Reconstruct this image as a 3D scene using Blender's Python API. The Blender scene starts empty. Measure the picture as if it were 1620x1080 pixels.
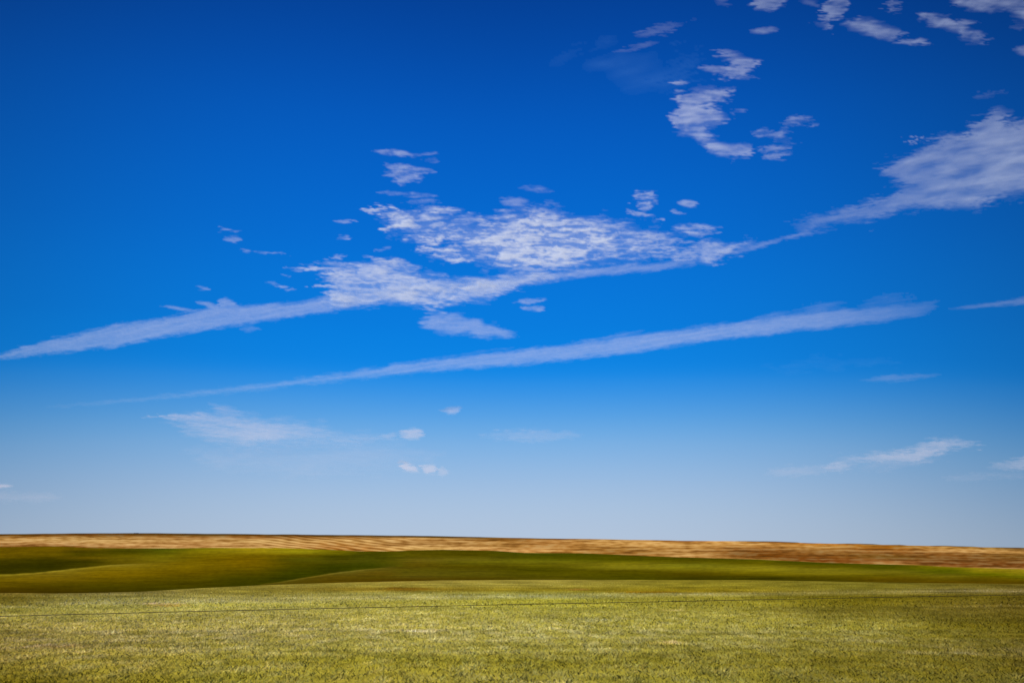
import bpy, math
import numpy as np

# ------------------------------------------------------------------ basics
scene = bpy.context.scene
COL = scene.collection
F = 1080.0                       # focal length in photo pixels (24 mm on full frame)
PITCH = math.atan((868 - 540) / F)
CP, SP = math.cos(PITCH), math.sin(PITCH)
CAMZ = 2.4                       # eye height above the field edge
SUN = 4.6
SUN_EL, SUN_AZ = math.radians(47), math.radians(-128)   # azimuth clockwise from +Y

cam_d = bpy.data.cameras.new("camera")
cam = bpy.data.objects.new("camera", cam_d)
COL.objects.link(cam)
cam.location = (0, 0, CAMZ)
cam.rotation_euler = (math.pi / 2 + PITCH, 0, 0)
cam_d.sensor_width = 36
cam_d.lens = 24
cam_d.clip_start = 0.1
cam_d.clip_end = 500000
scene.camera = cam
scene.view_settings.view_transform = 'Standard'
scene.view_settings.look = 'None'
scene.view_settings.exposure = 0
scene.cycles.transparent_max_bounces = 16


def tan_el(y):
    """height per metre of forward depth of what is seen at photo row y"""
    v = (540 - np.asarray(y, float)) / F
    return (v * CP + SP) / (CP - v * SP)


def ray(x, y):
    u = (np.asarray(x, float) - 810) / F
    v = (540 - np.asarray(y, float)) / F
    return u, CP - v * SP, SP + v * CP


def s2l(c):
    c = np.asarray(c, float) / 255.0
    return np.where(c <= 0.04045, c / 12.92, ((c + 0.055) / 1.055) ** 2.4)


# ------------------------------------------------------------------ noise
def _hash(ix, iy, seed):
    n = (ix.astype(np.int64) * 374761393 + iy.astype(np.int64) * 668265263 + seed * 974634777) & 0xFFFFFFFF
    n = ((n ^ (n >> 13)) * 1274126177) & 0xFFFFFFFF
    n = ((n ^ (n >> 16)) * 2246822519) & 0xFFFFFFFF
    return ((n ^ (n >> 15)) & 0xFFFFFFFF) / 4294967295.0


def perlin(x, y, seed=0):
    x0, y0 = np.floor(x), np.floor(y)
    fx, fy = x - x0, y - y0

    def g(dx, dy):
        a = _hash(x0 + dx, y0 + dy, seed) * 2 * np.pi
        return np.cos(a) * (fx - dx) + np.sin(a) * (fy - dy)
    sx = fx * fx * fx * (fx * (fx * 6 - 15) + 10)
    sy = fy * fy * fy * (fy * (fy * 6 - 15) + 10)
    a = g(0, 0) * (1 - sx) + g(1, 0) * sx
    b = g(0, 1) * (1 - sx) + g(1, 1) * sx
    return (a * (1 - sy) + b * sy) * 1.5


def fbm(x, y, seed=0, octv=4, gain=0.5):
    s, a, t = 0, 1.0, 0
    for k in range(octv):
        s = s + a * perlin(x * 2 ** k + 17.3 * k, y * 2 ** k - 9.1 * k, seed + k * 31)
        t += a
        a *= gain
    return s / t * 1.35


def sst(a, b, x):
    t = np.clip((x - a) / (b - a), 0, 1)
    return t * t * (3 - 2 * t)


# ------------------------------------------------------------------ mesh + tags
def mesh_obj(name, verts, faces, mat, col=None, dens=None, smooth=True):
    me = bpy.data.meshes.new(name)
    verts = np.ascontiguousarray(verts, dtype=np.float32)
    faces = np.ascontiguousarray(faces, dtype=np.int32)
    nf, k = faces.shape
    me.vertices.add(len(verts))
    me.vertices.foreach_set("co", verts.ravel())
    me.loops.add(nf * k)
    me.loops.foreach_set("vertex_index", faces.ravel())
    me.polygons.add(nf)
    me.polygons.foreach_set("loop_start", np.arange(0, nf * k, k, dtype=np.int32))
    me.update(calc_edges=True)
    if smooth:
        me.polygons.foreach_set("use_smooth", np.ones(nf, dtype=bool))
    if col is not None:
        a = me.attributes.new("tint", 'FLOAT_COLOR', 'POINT')
        c4 = np.ones((len(verts), 4), np.float32)
        c4[:, :3] = col
        a.data.foreach_set("color", c4.ravel())
    if dens is not None:
        a = me.attributes.new("cover", 'FLOAT', 'POINT')
        a.data.foreach_set("value", np.ascontiguousarray(dens, np.float32))
    me.validate()
    me.materials.append(mat)
    o = bpy.data.objects.new(name, me)
    COL.objects.link(o)
    return o


def tag(o, label=None, cat=None, group=None, kind=None):
    if label: o["label"] = label
    if cat: o["category"] = cat
    if group: o["group"] = group
    if kind: o["kind"] = kind
    return o


def new_mat(name):
    m = bpy.data.materials.new(name)
    m.use_nodes = True
    nt = m.node_tree
    nt.nodes.clear()
    out = nt.nodes.new("ShaderNodeOutputMaterial")
    return m, nt, out


def node(nt, kind, **kw):
    n = nt.nodes.new(kind)
    for k, v in kw.items():
        if k in n.bl_rna.properties:
            setattr(n, k, v)
        else:
            n.inputs[k].default_value = v
    return n


def mth(nt, op, a, b=None, c=None, clamp=False):
    n = nt.nodes.new("ShaderNodeMath")
    n.operation = op
    n.use_clamp = clamp
    for i, v in enumerate((a, b, c)):
        if v is None: continue
        if isinstance(v, (int, float)): n.inputs[i].default_value = v
        else: nt.links.new(v, n.inputs[i])
    return n.outputs[0]


# ------------------------------------------------------------------ world + sun
world = bpy.data.worlds.new("World")
scene.world = world
world.use_nodes = True
nt = world.node_tree
nt.nodes.clear()
wout = nt.nodes.new("ShaderNodeOutputWorld")
tc = nt.nodes.new("ShaderNodeTexCoord")
sep = nt.nodes.new("ShaderNodeSeparateXYZ")
nt.links.new(tc.outputs["Generated"], sep.inputs[0])
az = mth(nt, 'ARCTAN2', sep.outputs[0], sep.outputs[1])
d = mth(nt, 'ABSOLUTE', mth(nt, 'ADD', az, 0.05))
d2 = mth(nt, 'MINIMUM', mth(nt, 'POWER', d, 3.0), 0.7)
zz = mth(nt, 'ADD', sep.outputs[2], mth(nt, 'MULTIPLY', d2, 0.15))
ramp = nt.nodes.new("ShaderNodeValToRGB")
nt.links.new(zz, ramp.inputs[0])
cr = ramp.color_ramp
cr.interpolation = 'B_SPLINE'
stops = [(0.0, (179, 195, 217)), (0.05, (171, 194, 221)), (0.095, (154, 187, 224)), (0.145, (122, 176, 227)),
         (0.185, (86, 162, 228)), (0.232, (22, 140, 231)), (0.262, (0, 131, 228)), (0.31, (0, 125, 223)), (0.42, (0, 110, 213)),
         (0.565, (0, 89, 191)), (0.69, (0, 60, 146)), (1.0, (0, 42, 112))]
while len(cr.elements) < len(stops):
    cr.elements.new(0.5)
for e, (p, c) in zip(cr.elements, stops):
    e.position = p
    e.color = (*s2l(c), 1)
fall = mth(nt, 'DIVIDE', 1.0, mth(nt, 'ADD', 1.0, mth(nt, 'MULTIPLY', d2, 1.5)))
bg1 = nt.nodes.new("ShaderNodeBackground")
nt.links.new(ramp.outputs[0], bg1.inputs[0])
nt.links.new(mth(nt, 'MULTIPLY', fall, 1.03), bg1.inputs[1])
sky = nt.nodes.new("ShaderNodeTexSky")
sky.sky_type = 'NISHITA'
sky.sun_disc = False
sky.sun_elevation = SUN_EL
sky.sun_rotation = SUN_AZ
sky.air_density = 1.0
sky.dust_density = 0.2
sky.ozone_density = 3.0
bg2 = nt.nodes.new("ShaderNodeBackground")
nt.links.new(sky.outputs[0], bg2.inputs[0])
bg2.inputs[1].default_value = 0.05
mx = nt.nodes.new("ShaderNodeMixShader")
mx.inputs[0].default_value = 0.04
nt.links.new(bg1.outputs[0], mx.inputs[1])
nt.links.new(bg2.outputs[0], mx.inputs[2])
nt.links.new(mx.outputs[0], wout.inputs[0])

from mathutils import Vector
sd = bpy.data.lights.new("sun", 'SUN')
sd.energy = SUN
sd.angle = math.radians(0.53)
sd.color = (1.0, 0.95, 0.87)
sun = bpy.data.objects.new("sun", sd)
COL.objects.link(sun)
sv = Vector((math.cos(SUN_EL) * math.sin(SUN_AZ), math.cos(SUN_EL) * math.cos(SUN_AZ), math.sin(SUN_EL)))
sun.rotation_euler = sv.to_track_quat('Z', 'Y').to_euler()

# light a level surface receives, per unit albedo (to turn observed colours into base colours)
LIT = np.array([SUN * math.sin(SUN_EL) / math.pi * 1.0 + 0.10,
                SUN * math.sin(SUN_EL) / math.pi * 0.95 + 0.22,
                SUN * math.sin(SUN_EL) / math.pi * 0.87 + 0.50])


def albedo(rgb):
    return np.clip(s2l(rgb) / LIT, 0.0003, 0.7)


# ------------------------------------------------------------------ land: outlines seen along each bearing
def curve(pts):
    p = np.array(pts, float)
    return lambda x: np.interp(x, p[:, 0], p[:, 1])


fieldEdge = curve([(-300, 936), (0, 937), (100, 938), (180, 937), (240, 935), (320, 930), (400, 926), (480, 923), (560, 920.5),
                   (700, 917.5), (850, 916.5), (1150, 917), (1250, 918), (1400, 921), (1620, 923), (1900, 926)])
hillTop = curve([(-300, 867), (0, 865), (60, 864), (100, 864), (135, 866), (200, 867), (270, 867), (330, 866), (450, 866.5),
                 (520, 869), (570, 871.5), (622, 871.5), (650, 870), (700, 869), (780, 870.5), (830, 874), (920, 874.5),
                 (960, 876), (1000, 878), (1060, 880.5), (1150, 883), (1200, 884.5), (1300, 889.5), (1350, 891), (1450, 893.5),
                 (1500, 896.5), (1620, 900), (1900, 905)])
skyLine = curve([(-300, 846), (0, 844.5), (200, 843.5), (300, 844.3), (400, 845), (540, 846.5), (700, 848.5), (810, 850.3),
                 (920, 852), (1080, 854.7), (1180, 855.8), (1280, 858.4), (1400, 861.3), (1500, 863.6), (1620, 866.8), (1900, 872)])


def interp_columns(cols, x, v):
    """cols: [(x, [(v, rgb), ...]), ...] -> rgb at every (x, v)"""
    xs = [c[0] for c in cols]
    prof = []
    for _, pts in cols:
        pv = [p[0] for p in pts]
        prof.append(np.stack([np.interp(v, pv, [p[1][k] for p in pts]) for k in range(3)], -1))
    out = prof[0].copy()
    for i in range(len(cols) - 1):
        t = np.clip((x - xs[i]) / (xs[i + 1] - xs[i]), 0, 1)
        t = (t * t * (3 - 2 * t))[..., None]
        out = np.where((x >= xs[i])[..., None], prof[i] * (1 - t) + prof[i + 1] * t, out)
    return out


def soil_material(name, noise_scale, amount, stretch=(1, 1, 1), bump=0.0, fine=None):
    m, nt, out = new_mat(name)
    att = node(nt, "ShaderNodeAttribute", attribute_name="tint")
    geo = nt.nodes.new("ShaderNodeNewGeometry")
    mp = nt.nodes.new("ShaderNodeMapping")
    mp.inputs["Scale"].default_value = stretch
    nt.links.new(geo.outputs["Position"], mp.inputs[0])
    n1 = node(nt, "ShaderNodeTexNoise", Scale=noise_scale, Detail=6.0, Roughness=0.62)
    nt.links.new(mp.outputs[0], n1.inputs["Vector"])
    val = n1.outputs["Fac"]
    if fine:
        n2 = node(nt, "ShaderNodeTexNoise", Scale=fine, Detail=4.0, Roughness=0.7)
        nt.links.new(geo.outputs["Position"], n2.inputs["Vector"])
        val = mth(nt, 'ADD', mth(nt, 'MULTIPLY', n1.outputs["Fac"], 0.5), mth(nt, 'MULTIPLY', n2.outputs["Fac"], 0.5))
    f = mth(nt, 'ADD', mth(nt, 'MULTIPLY', mth(nt, 'SUBTRACT', val, 0.5), amount), 1.0)
    vm = nt.nodes.new("ShaderNodeVectorMath")
    vm.operation = 'SCALE'
    nt.links.new(att.outputs["Color"], vm.inputs[0])
    nt.links.new(f, vm.inputs["Scale"])
    bs = node(nt, "ShaderNodeBsdfDiffuse", Roughness=0.6)
    nt.links.new(vm.outputs[0], bs.inputs["Color"])
    if bump:
        b = node(nt, "ShaderNodeBump", Strength=0.6, Distance=bump)
        nt.links.new(val, b.inputs["Height"])
        nt.links.new(b.outputs[0], bs.inputs["Normal"])
    nt.links.new(bs.outputs[0], out.inputs[0])
    return m


def sheet(name, X, Y, Z, mat, col):
    R, C = X.shape
    idx = np.arange(R * C).reshape(R, C)
    f = np.stack([idx[:-1, :-1], idx[:-1, 1:], idx[1:, 1:], idx[1:, :-1]], -1).reshape(-1, 4)
    v = np.stack([X, Y, Z], -1).reshape(-1, 3)
    return tag(mesh_obj(name, v, f, mat, col=col.reshape(-1, 3)), kind="structure")


# bearings: fine inside the view, coarse far out to the sides
inner = np.arange(-120, 1741, 2.0)
tanL = np.concatenate([[-60, -20, -8, -4, -2.5, -1.7, -1.2, -1.0], (inner - 810) / F * CP, [1.0, 1.2, 1.7, 2.5, 4, 8, 20, 60]])
PX = np.clip(tanL / CP * F + 810, -300, 1900)      # photo column each bearing corresponds to

# ---------- near field
depth_of_row = [(917, 185), (925, 140), (937, 98), (944, 76), (950, 60), (960, 45), (975, 33), (1000, 22.5), (1030, 16.8),
                (1060, 13.4), (1080, 12.0), (1130, 9.2)]
dr = np.array(depth_of_row, float)
ldep = np.log(dr[:, 1])


def row_depth(y):
    return np.exp(np.interp(y, dr[:, 0], ldep))


edge = fieldEdge(PX)
NR = 150
yy = np.stack([1130 + (edge - 1130) * t for t in np.linspace(0, 1, NR)])
xx = np.broadcast_to(PX, yy.shape)
dep_s = row_depth(np.linspace(915, 1130, 216))
ker = np.ones(15) / 15
lsm = np.convolve(np.pad(np.log(dep_s), 7, mode='edge'), ker, 'valid')
lsm = np.convolve(np.pad(lsm, 7, mode='edge'), ker, 'valid')
rr = np.linspace(915, 1130, 216)
Yd = np.exp(np.interp(yy, rr, lsm))
# keep the tanned wide wings from running off sideways
TL = np.broadcast_to(tanL, yy.shape)
Xd = TL * Yd
Zd = CAMZ + Yd * tan_el(yy)
wob = 0.05 * fbm(Xd / 9, Yd / 9, 5, 3) * np.minimum(1, 40 / Yd)
Zd = Zd + wob


def near_height(x, y):
    """height of the field at world x, y (y between 9 and 185 m)"""
    ygrid = np.exp(lsm[::-1])
    rowg = rr[::-1]
    row = np.interp(y, ygrid, rowg)
    return CAMZ + y * tan_el(row) + 0.05 * fbm(x / 9, y / 9, 5, 3) * np.minimum(1, 40 / y), row


near_cols = [  # columns darken to the right: lens falloff painted into the field colour
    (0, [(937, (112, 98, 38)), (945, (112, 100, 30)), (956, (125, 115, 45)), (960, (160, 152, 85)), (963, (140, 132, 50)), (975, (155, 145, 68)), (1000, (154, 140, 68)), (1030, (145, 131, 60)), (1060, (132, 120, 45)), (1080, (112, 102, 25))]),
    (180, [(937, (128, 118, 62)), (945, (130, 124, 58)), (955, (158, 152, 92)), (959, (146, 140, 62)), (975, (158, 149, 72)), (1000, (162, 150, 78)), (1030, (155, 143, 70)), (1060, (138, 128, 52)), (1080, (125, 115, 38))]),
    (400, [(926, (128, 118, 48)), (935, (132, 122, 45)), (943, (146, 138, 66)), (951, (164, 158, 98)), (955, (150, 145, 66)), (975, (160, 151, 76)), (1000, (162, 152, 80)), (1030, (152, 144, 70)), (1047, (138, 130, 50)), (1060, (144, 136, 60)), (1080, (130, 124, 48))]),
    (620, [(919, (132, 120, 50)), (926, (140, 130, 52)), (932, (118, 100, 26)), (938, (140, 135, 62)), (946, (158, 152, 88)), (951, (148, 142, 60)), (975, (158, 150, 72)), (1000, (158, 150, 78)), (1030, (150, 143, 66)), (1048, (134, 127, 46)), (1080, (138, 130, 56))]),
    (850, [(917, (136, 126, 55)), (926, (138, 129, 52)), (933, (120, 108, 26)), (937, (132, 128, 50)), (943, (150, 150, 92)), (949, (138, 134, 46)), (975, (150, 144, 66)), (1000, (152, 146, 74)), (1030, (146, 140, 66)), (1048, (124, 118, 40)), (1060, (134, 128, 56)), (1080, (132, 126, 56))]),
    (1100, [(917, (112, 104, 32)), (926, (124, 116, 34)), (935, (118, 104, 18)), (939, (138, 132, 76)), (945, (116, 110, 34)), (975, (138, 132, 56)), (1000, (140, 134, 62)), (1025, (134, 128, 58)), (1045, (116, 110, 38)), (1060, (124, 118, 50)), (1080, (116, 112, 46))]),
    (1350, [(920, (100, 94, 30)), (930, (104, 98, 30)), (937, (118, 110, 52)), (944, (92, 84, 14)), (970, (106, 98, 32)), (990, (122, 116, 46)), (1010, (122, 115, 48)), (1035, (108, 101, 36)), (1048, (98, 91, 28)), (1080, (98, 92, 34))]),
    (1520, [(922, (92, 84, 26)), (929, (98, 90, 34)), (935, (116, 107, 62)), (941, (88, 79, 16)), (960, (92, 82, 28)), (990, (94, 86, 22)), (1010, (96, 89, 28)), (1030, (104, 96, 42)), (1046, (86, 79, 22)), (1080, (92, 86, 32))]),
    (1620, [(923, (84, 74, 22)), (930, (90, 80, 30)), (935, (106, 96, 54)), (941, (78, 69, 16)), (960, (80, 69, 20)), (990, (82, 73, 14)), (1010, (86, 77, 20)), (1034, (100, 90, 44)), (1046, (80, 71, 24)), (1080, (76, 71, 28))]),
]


def near_rgb(x, y, Xw, Yw):
    c = interp_columns(near_cols, np.clip(x, 0, 1620), y)
    c = c ** 1.0

    def patch(cx, cy, rx, ry, rgb, s=1.0):
        nonlocal c
        n = fbm(x / 18.0, y / 2.5, int(cx), 3)
        w = s * sst(1.15, 0.5, np.hypot((x - cx) / rx, (y - cy) / ry) - 0.45 * n)
        c = c * (1 - w[..., None]) + np.array(rgb) * w[..., None]
    patch(278, 957.5, 34, 2.6, (138, 110, 48), .55)
    patch(268, 954.5, 40, 1.6, (182, 160, 112), .7)
    patch(120, 1022, 60, 5, (172, 148, 92), .6)
    patch(670, 998.5, 34, 3.2, (192, 180, 118), .7)
    patch(1052, 1016, 36, 2.2, (176, 160, 96), .7)
    patch(1060, 965, 26, 2.0, (164, 150, 76), .6)
    patch(645, 931, 40, 3, (112, 82, 16), .7)
    patch(915, 932, 22, 1.6, (150, 112, 48), .7)
    patch(1020, 936, 60, 1.8, (122, 96, 14), .8)
    patch(940, 981, 40, 3, (150, 150, 104), .5)
    patch(1370, 1012, 46, 5, (136, 128, 72), .5)
    patch(1560, 958, 110, 1.6, (118, 104, 48), .6)
    patch(1500, 1034, 120, 3, (122, 112, 58), .5)
    # streaks and cloudiness of the crop
    n = fbm(Xw / 14, Yw / 9, 11, 4) * 0.13 + fbm(x / 90, y / 5, 12, 3) * 0.13
    far = sst(965, 935, y)
    n = n + far * fbm(x / 70, y / 1.8, 19, 3) * 0.20
    n = n - 0.10 * sst(0.15, 0.55, fbm(x / 150 + 4, (y + x * 0.004) / 7.0, 77, 3)) * sst(985, 1010, y)
    lift = 1.10 + 0.08 * sst(1035, 1060, y)
    return np.clip(c * lift[..., None] * (1 + n[..., None] * np.array([1, 1, 1.3])), 2, 250)


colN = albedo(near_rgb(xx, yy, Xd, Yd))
colN = colN * (1 + sst(935, 965, yy)[..., None] * np.array([0.34, 0.34, 0.10]))  # ground colour lightened below the blades to offset their shade
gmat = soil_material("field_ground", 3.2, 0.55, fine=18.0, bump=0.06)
# strip continuing under and behind the camera
Xb, Yb, Zb = [], [], []
for yb, zb in ((-400, 0.2), (-60, 0.1), (-12, 0.4), (0, 0.75), (4, 0.70), (7, 0.6)):
    Xb.append(tanL * 12); Yb.append(np.full_like(tanL, yb)); Zb.append(np.full_like(tanL, zb))
Xb, Yb, Zb = map(np.array, (Xb, Yb, Zb))
Xb[:] = np.sign(tanL) * np.minimum(np.abs(tanL) * 9.2, 400)
Xfull = np.vstack([Xb, Xd]); Yfull = np.vstack([Yb, Yd])
z0 = Zd[0]
Zb = Zb - 0.6 + z0[None, :] - 0.05
Zb[3:] = z0[None, :] + np.array([0.25, 0.2, 0.08])[:, None]
Zb[:3] = z0[None, :] + 0.25
Zfull = np.vstack([Zb, Zd])
colfull = np.vstack([np.repeat(colN[:1], len(Xb), 0), colN])
# the field dips out of sight behind its brow
dipY = np.stack([Yd[-1] * k for k in (1.04, 1.12)])
dipX = tanL * dipY
dipZ = np.stack([CAMZ + dipY[i] * (tan_el(edge) - k) for i, k in enumerate((0.0012, 0.004))])
Xfull = np.vstack([Xfull, dipX]); Yfull = np.vstack([Yfull, dipY]); Zfull = np.vstack([Zfull, dipZ])
colfull = np.vstack([colfull, np.repeat(colN[-1:], 2, 0)])
sheet("grass_field", Xfull, Yfull, Zfull, gmat, colfull)

# ---------- rolling green hills beyond the brow
top = hillTop(PX)
NH = 84
vv = np.linspace(0, 1, NH)[:, None]
yH = (edge + 1.5) + (top - edge - 1.5) * vv
xH = np.broadcast_to(PX, yH.shape)
farD = np.full_like(PX, 900.0)
YH = np.exp(np.log(Yd[-1] * 1.25) * (1 - vv) + np.log(farD) * vv)
XH = tanL * YH
ZH = CAMZ + YH * tan_el(yH)

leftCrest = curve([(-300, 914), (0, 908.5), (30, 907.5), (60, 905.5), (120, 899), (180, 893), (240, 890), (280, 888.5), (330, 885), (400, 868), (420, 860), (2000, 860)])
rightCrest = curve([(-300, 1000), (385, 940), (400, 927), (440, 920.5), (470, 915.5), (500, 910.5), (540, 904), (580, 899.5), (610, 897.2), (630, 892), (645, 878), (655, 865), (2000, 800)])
back_cols = [  # hill colours: crop tone with shaded slopes and soft shadows painted in
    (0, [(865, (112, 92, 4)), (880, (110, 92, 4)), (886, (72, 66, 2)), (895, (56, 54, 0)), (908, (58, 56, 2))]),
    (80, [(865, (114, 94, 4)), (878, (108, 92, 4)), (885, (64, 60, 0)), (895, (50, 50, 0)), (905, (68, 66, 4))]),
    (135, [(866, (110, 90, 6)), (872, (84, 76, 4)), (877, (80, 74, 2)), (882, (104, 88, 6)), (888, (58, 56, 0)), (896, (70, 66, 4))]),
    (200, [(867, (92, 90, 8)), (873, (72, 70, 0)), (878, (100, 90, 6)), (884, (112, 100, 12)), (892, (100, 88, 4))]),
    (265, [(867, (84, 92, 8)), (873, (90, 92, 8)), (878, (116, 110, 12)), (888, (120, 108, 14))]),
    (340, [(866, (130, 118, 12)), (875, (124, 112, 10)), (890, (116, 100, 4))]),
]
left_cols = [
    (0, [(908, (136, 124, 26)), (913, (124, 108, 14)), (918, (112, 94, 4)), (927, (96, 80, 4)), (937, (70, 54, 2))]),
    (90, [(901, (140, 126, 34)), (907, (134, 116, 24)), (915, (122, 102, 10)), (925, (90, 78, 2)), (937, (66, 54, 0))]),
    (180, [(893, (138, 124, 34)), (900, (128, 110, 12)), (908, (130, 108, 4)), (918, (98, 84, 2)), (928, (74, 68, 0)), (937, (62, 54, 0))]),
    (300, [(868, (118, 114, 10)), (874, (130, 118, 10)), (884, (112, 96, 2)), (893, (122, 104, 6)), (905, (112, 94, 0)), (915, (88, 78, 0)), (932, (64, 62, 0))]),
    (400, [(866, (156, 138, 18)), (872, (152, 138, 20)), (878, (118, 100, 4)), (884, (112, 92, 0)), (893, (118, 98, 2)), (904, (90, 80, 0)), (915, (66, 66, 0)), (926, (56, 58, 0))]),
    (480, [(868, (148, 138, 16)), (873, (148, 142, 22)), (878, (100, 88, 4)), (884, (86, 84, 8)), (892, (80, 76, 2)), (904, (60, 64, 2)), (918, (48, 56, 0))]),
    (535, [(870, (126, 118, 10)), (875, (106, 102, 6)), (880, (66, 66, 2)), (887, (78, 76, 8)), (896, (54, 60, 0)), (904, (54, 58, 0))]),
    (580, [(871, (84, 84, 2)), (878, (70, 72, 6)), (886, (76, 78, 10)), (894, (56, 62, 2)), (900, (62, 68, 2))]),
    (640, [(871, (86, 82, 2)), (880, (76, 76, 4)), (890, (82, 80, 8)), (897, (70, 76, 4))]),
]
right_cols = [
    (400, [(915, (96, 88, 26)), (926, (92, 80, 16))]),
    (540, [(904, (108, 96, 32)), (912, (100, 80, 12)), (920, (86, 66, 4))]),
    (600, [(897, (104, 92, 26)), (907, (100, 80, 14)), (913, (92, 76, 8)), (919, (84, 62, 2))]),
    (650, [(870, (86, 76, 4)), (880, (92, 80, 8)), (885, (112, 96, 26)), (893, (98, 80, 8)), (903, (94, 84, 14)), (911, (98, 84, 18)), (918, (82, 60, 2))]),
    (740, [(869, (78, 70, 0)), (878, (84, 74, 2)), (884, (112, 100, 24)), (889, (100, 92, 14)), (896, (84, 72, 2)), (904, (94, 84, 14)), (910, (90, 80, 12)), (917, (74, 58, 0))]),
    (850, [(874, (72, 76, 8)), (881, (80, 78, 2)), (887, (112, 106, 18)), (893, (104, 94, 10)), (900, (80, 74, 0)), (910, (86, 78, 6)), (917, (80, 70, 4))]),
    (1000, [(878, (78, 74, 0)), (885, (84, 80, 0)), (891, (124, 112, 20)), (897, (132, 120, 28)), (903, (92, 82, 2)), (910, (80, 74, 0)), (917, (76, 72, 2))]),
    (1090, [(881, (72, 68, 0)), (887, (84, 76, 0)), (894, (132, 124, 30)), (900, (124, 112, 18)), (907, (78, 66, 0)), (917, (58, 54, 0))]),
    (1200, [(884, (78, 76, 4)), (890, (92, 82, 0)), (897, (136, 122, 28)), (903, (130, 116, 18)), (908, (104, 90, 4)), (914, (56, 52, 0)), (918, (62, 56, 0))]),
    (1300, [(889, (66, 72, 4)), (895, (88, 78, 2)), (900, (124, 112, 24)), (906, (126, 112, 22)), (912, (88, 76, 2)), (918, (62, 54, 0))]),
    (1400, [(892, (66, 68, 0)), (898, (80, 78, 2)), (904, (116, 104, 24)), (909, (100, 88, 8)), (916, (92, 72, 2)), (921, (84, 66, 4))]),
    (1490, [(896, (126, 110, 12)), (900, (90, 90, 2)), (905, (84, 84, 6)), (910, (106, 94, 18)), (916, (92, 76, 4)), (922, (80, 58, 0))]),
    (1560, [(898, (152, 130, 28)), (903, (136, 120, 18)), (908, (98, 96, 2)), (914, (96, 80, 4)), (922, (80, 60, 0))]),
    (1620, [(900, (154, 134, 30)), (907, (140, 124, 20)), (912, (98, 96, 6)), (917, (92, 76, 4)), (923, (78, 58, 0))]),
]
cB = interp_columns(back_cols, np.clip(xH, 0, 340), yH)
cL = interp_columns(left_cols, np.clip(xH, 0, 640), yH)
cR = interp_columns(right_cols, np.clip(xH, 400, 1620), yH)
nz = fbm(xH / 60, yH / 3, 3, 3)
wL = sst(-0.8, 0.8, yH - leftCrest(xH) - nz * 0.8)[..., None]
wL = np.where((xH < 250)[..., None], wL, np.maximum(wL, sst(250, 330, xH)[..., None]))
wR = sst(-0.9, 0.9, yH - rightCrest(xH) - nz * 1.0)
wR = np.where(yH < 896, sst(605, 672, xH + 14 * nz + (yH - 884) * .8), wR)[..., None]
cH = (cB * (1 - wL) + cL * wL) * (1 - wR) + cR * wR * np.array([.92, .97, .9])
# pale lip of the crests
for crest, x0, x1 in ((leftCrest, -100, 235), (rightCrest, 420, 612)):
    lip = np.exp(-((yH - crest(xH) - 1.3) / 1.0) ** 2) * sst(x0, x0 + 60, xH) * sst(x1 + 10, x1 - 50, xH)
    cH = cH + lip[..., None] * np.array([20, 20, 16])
st = fbm((xH + (yH - 880) * 4) / 55, yH / 1.9, 31, 3) * 0.13 + fbm(xH / 130, yH / 5, 32, 3) * 0.09 + fbm(xH / 9, yH / 1.6, 33, 3) * 0.10
cH = np.clip(cH * (1 + st[..., None]), 0, 240)
hx = np.vstack([XH, XH[-1:] * 1.05, XH[-1:] * 1.15])
hy = np.vstack([YH, YH[-1:] * 1.05, YH[-1:] * 1.15])
hz = np.vstack([ZH, CAMZ + YH[-1:] * 1.05 * (tan_el(top) - 0.001), CAMZ + YH[-1:] * 1.15 * (tan_el(top) - 0.003)])
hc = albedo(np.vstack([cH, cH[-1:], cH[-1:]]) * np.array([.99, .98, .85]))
hmat = soil_material("green_crop_painted_shade", 0.05, 0.45, stretch=(1, 0.6, 1), fine=0.6)  # tint holds crop colour plus the painted slope shade
sheet("green_hills", hx, hy, hz, hmat, hc)

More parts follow.
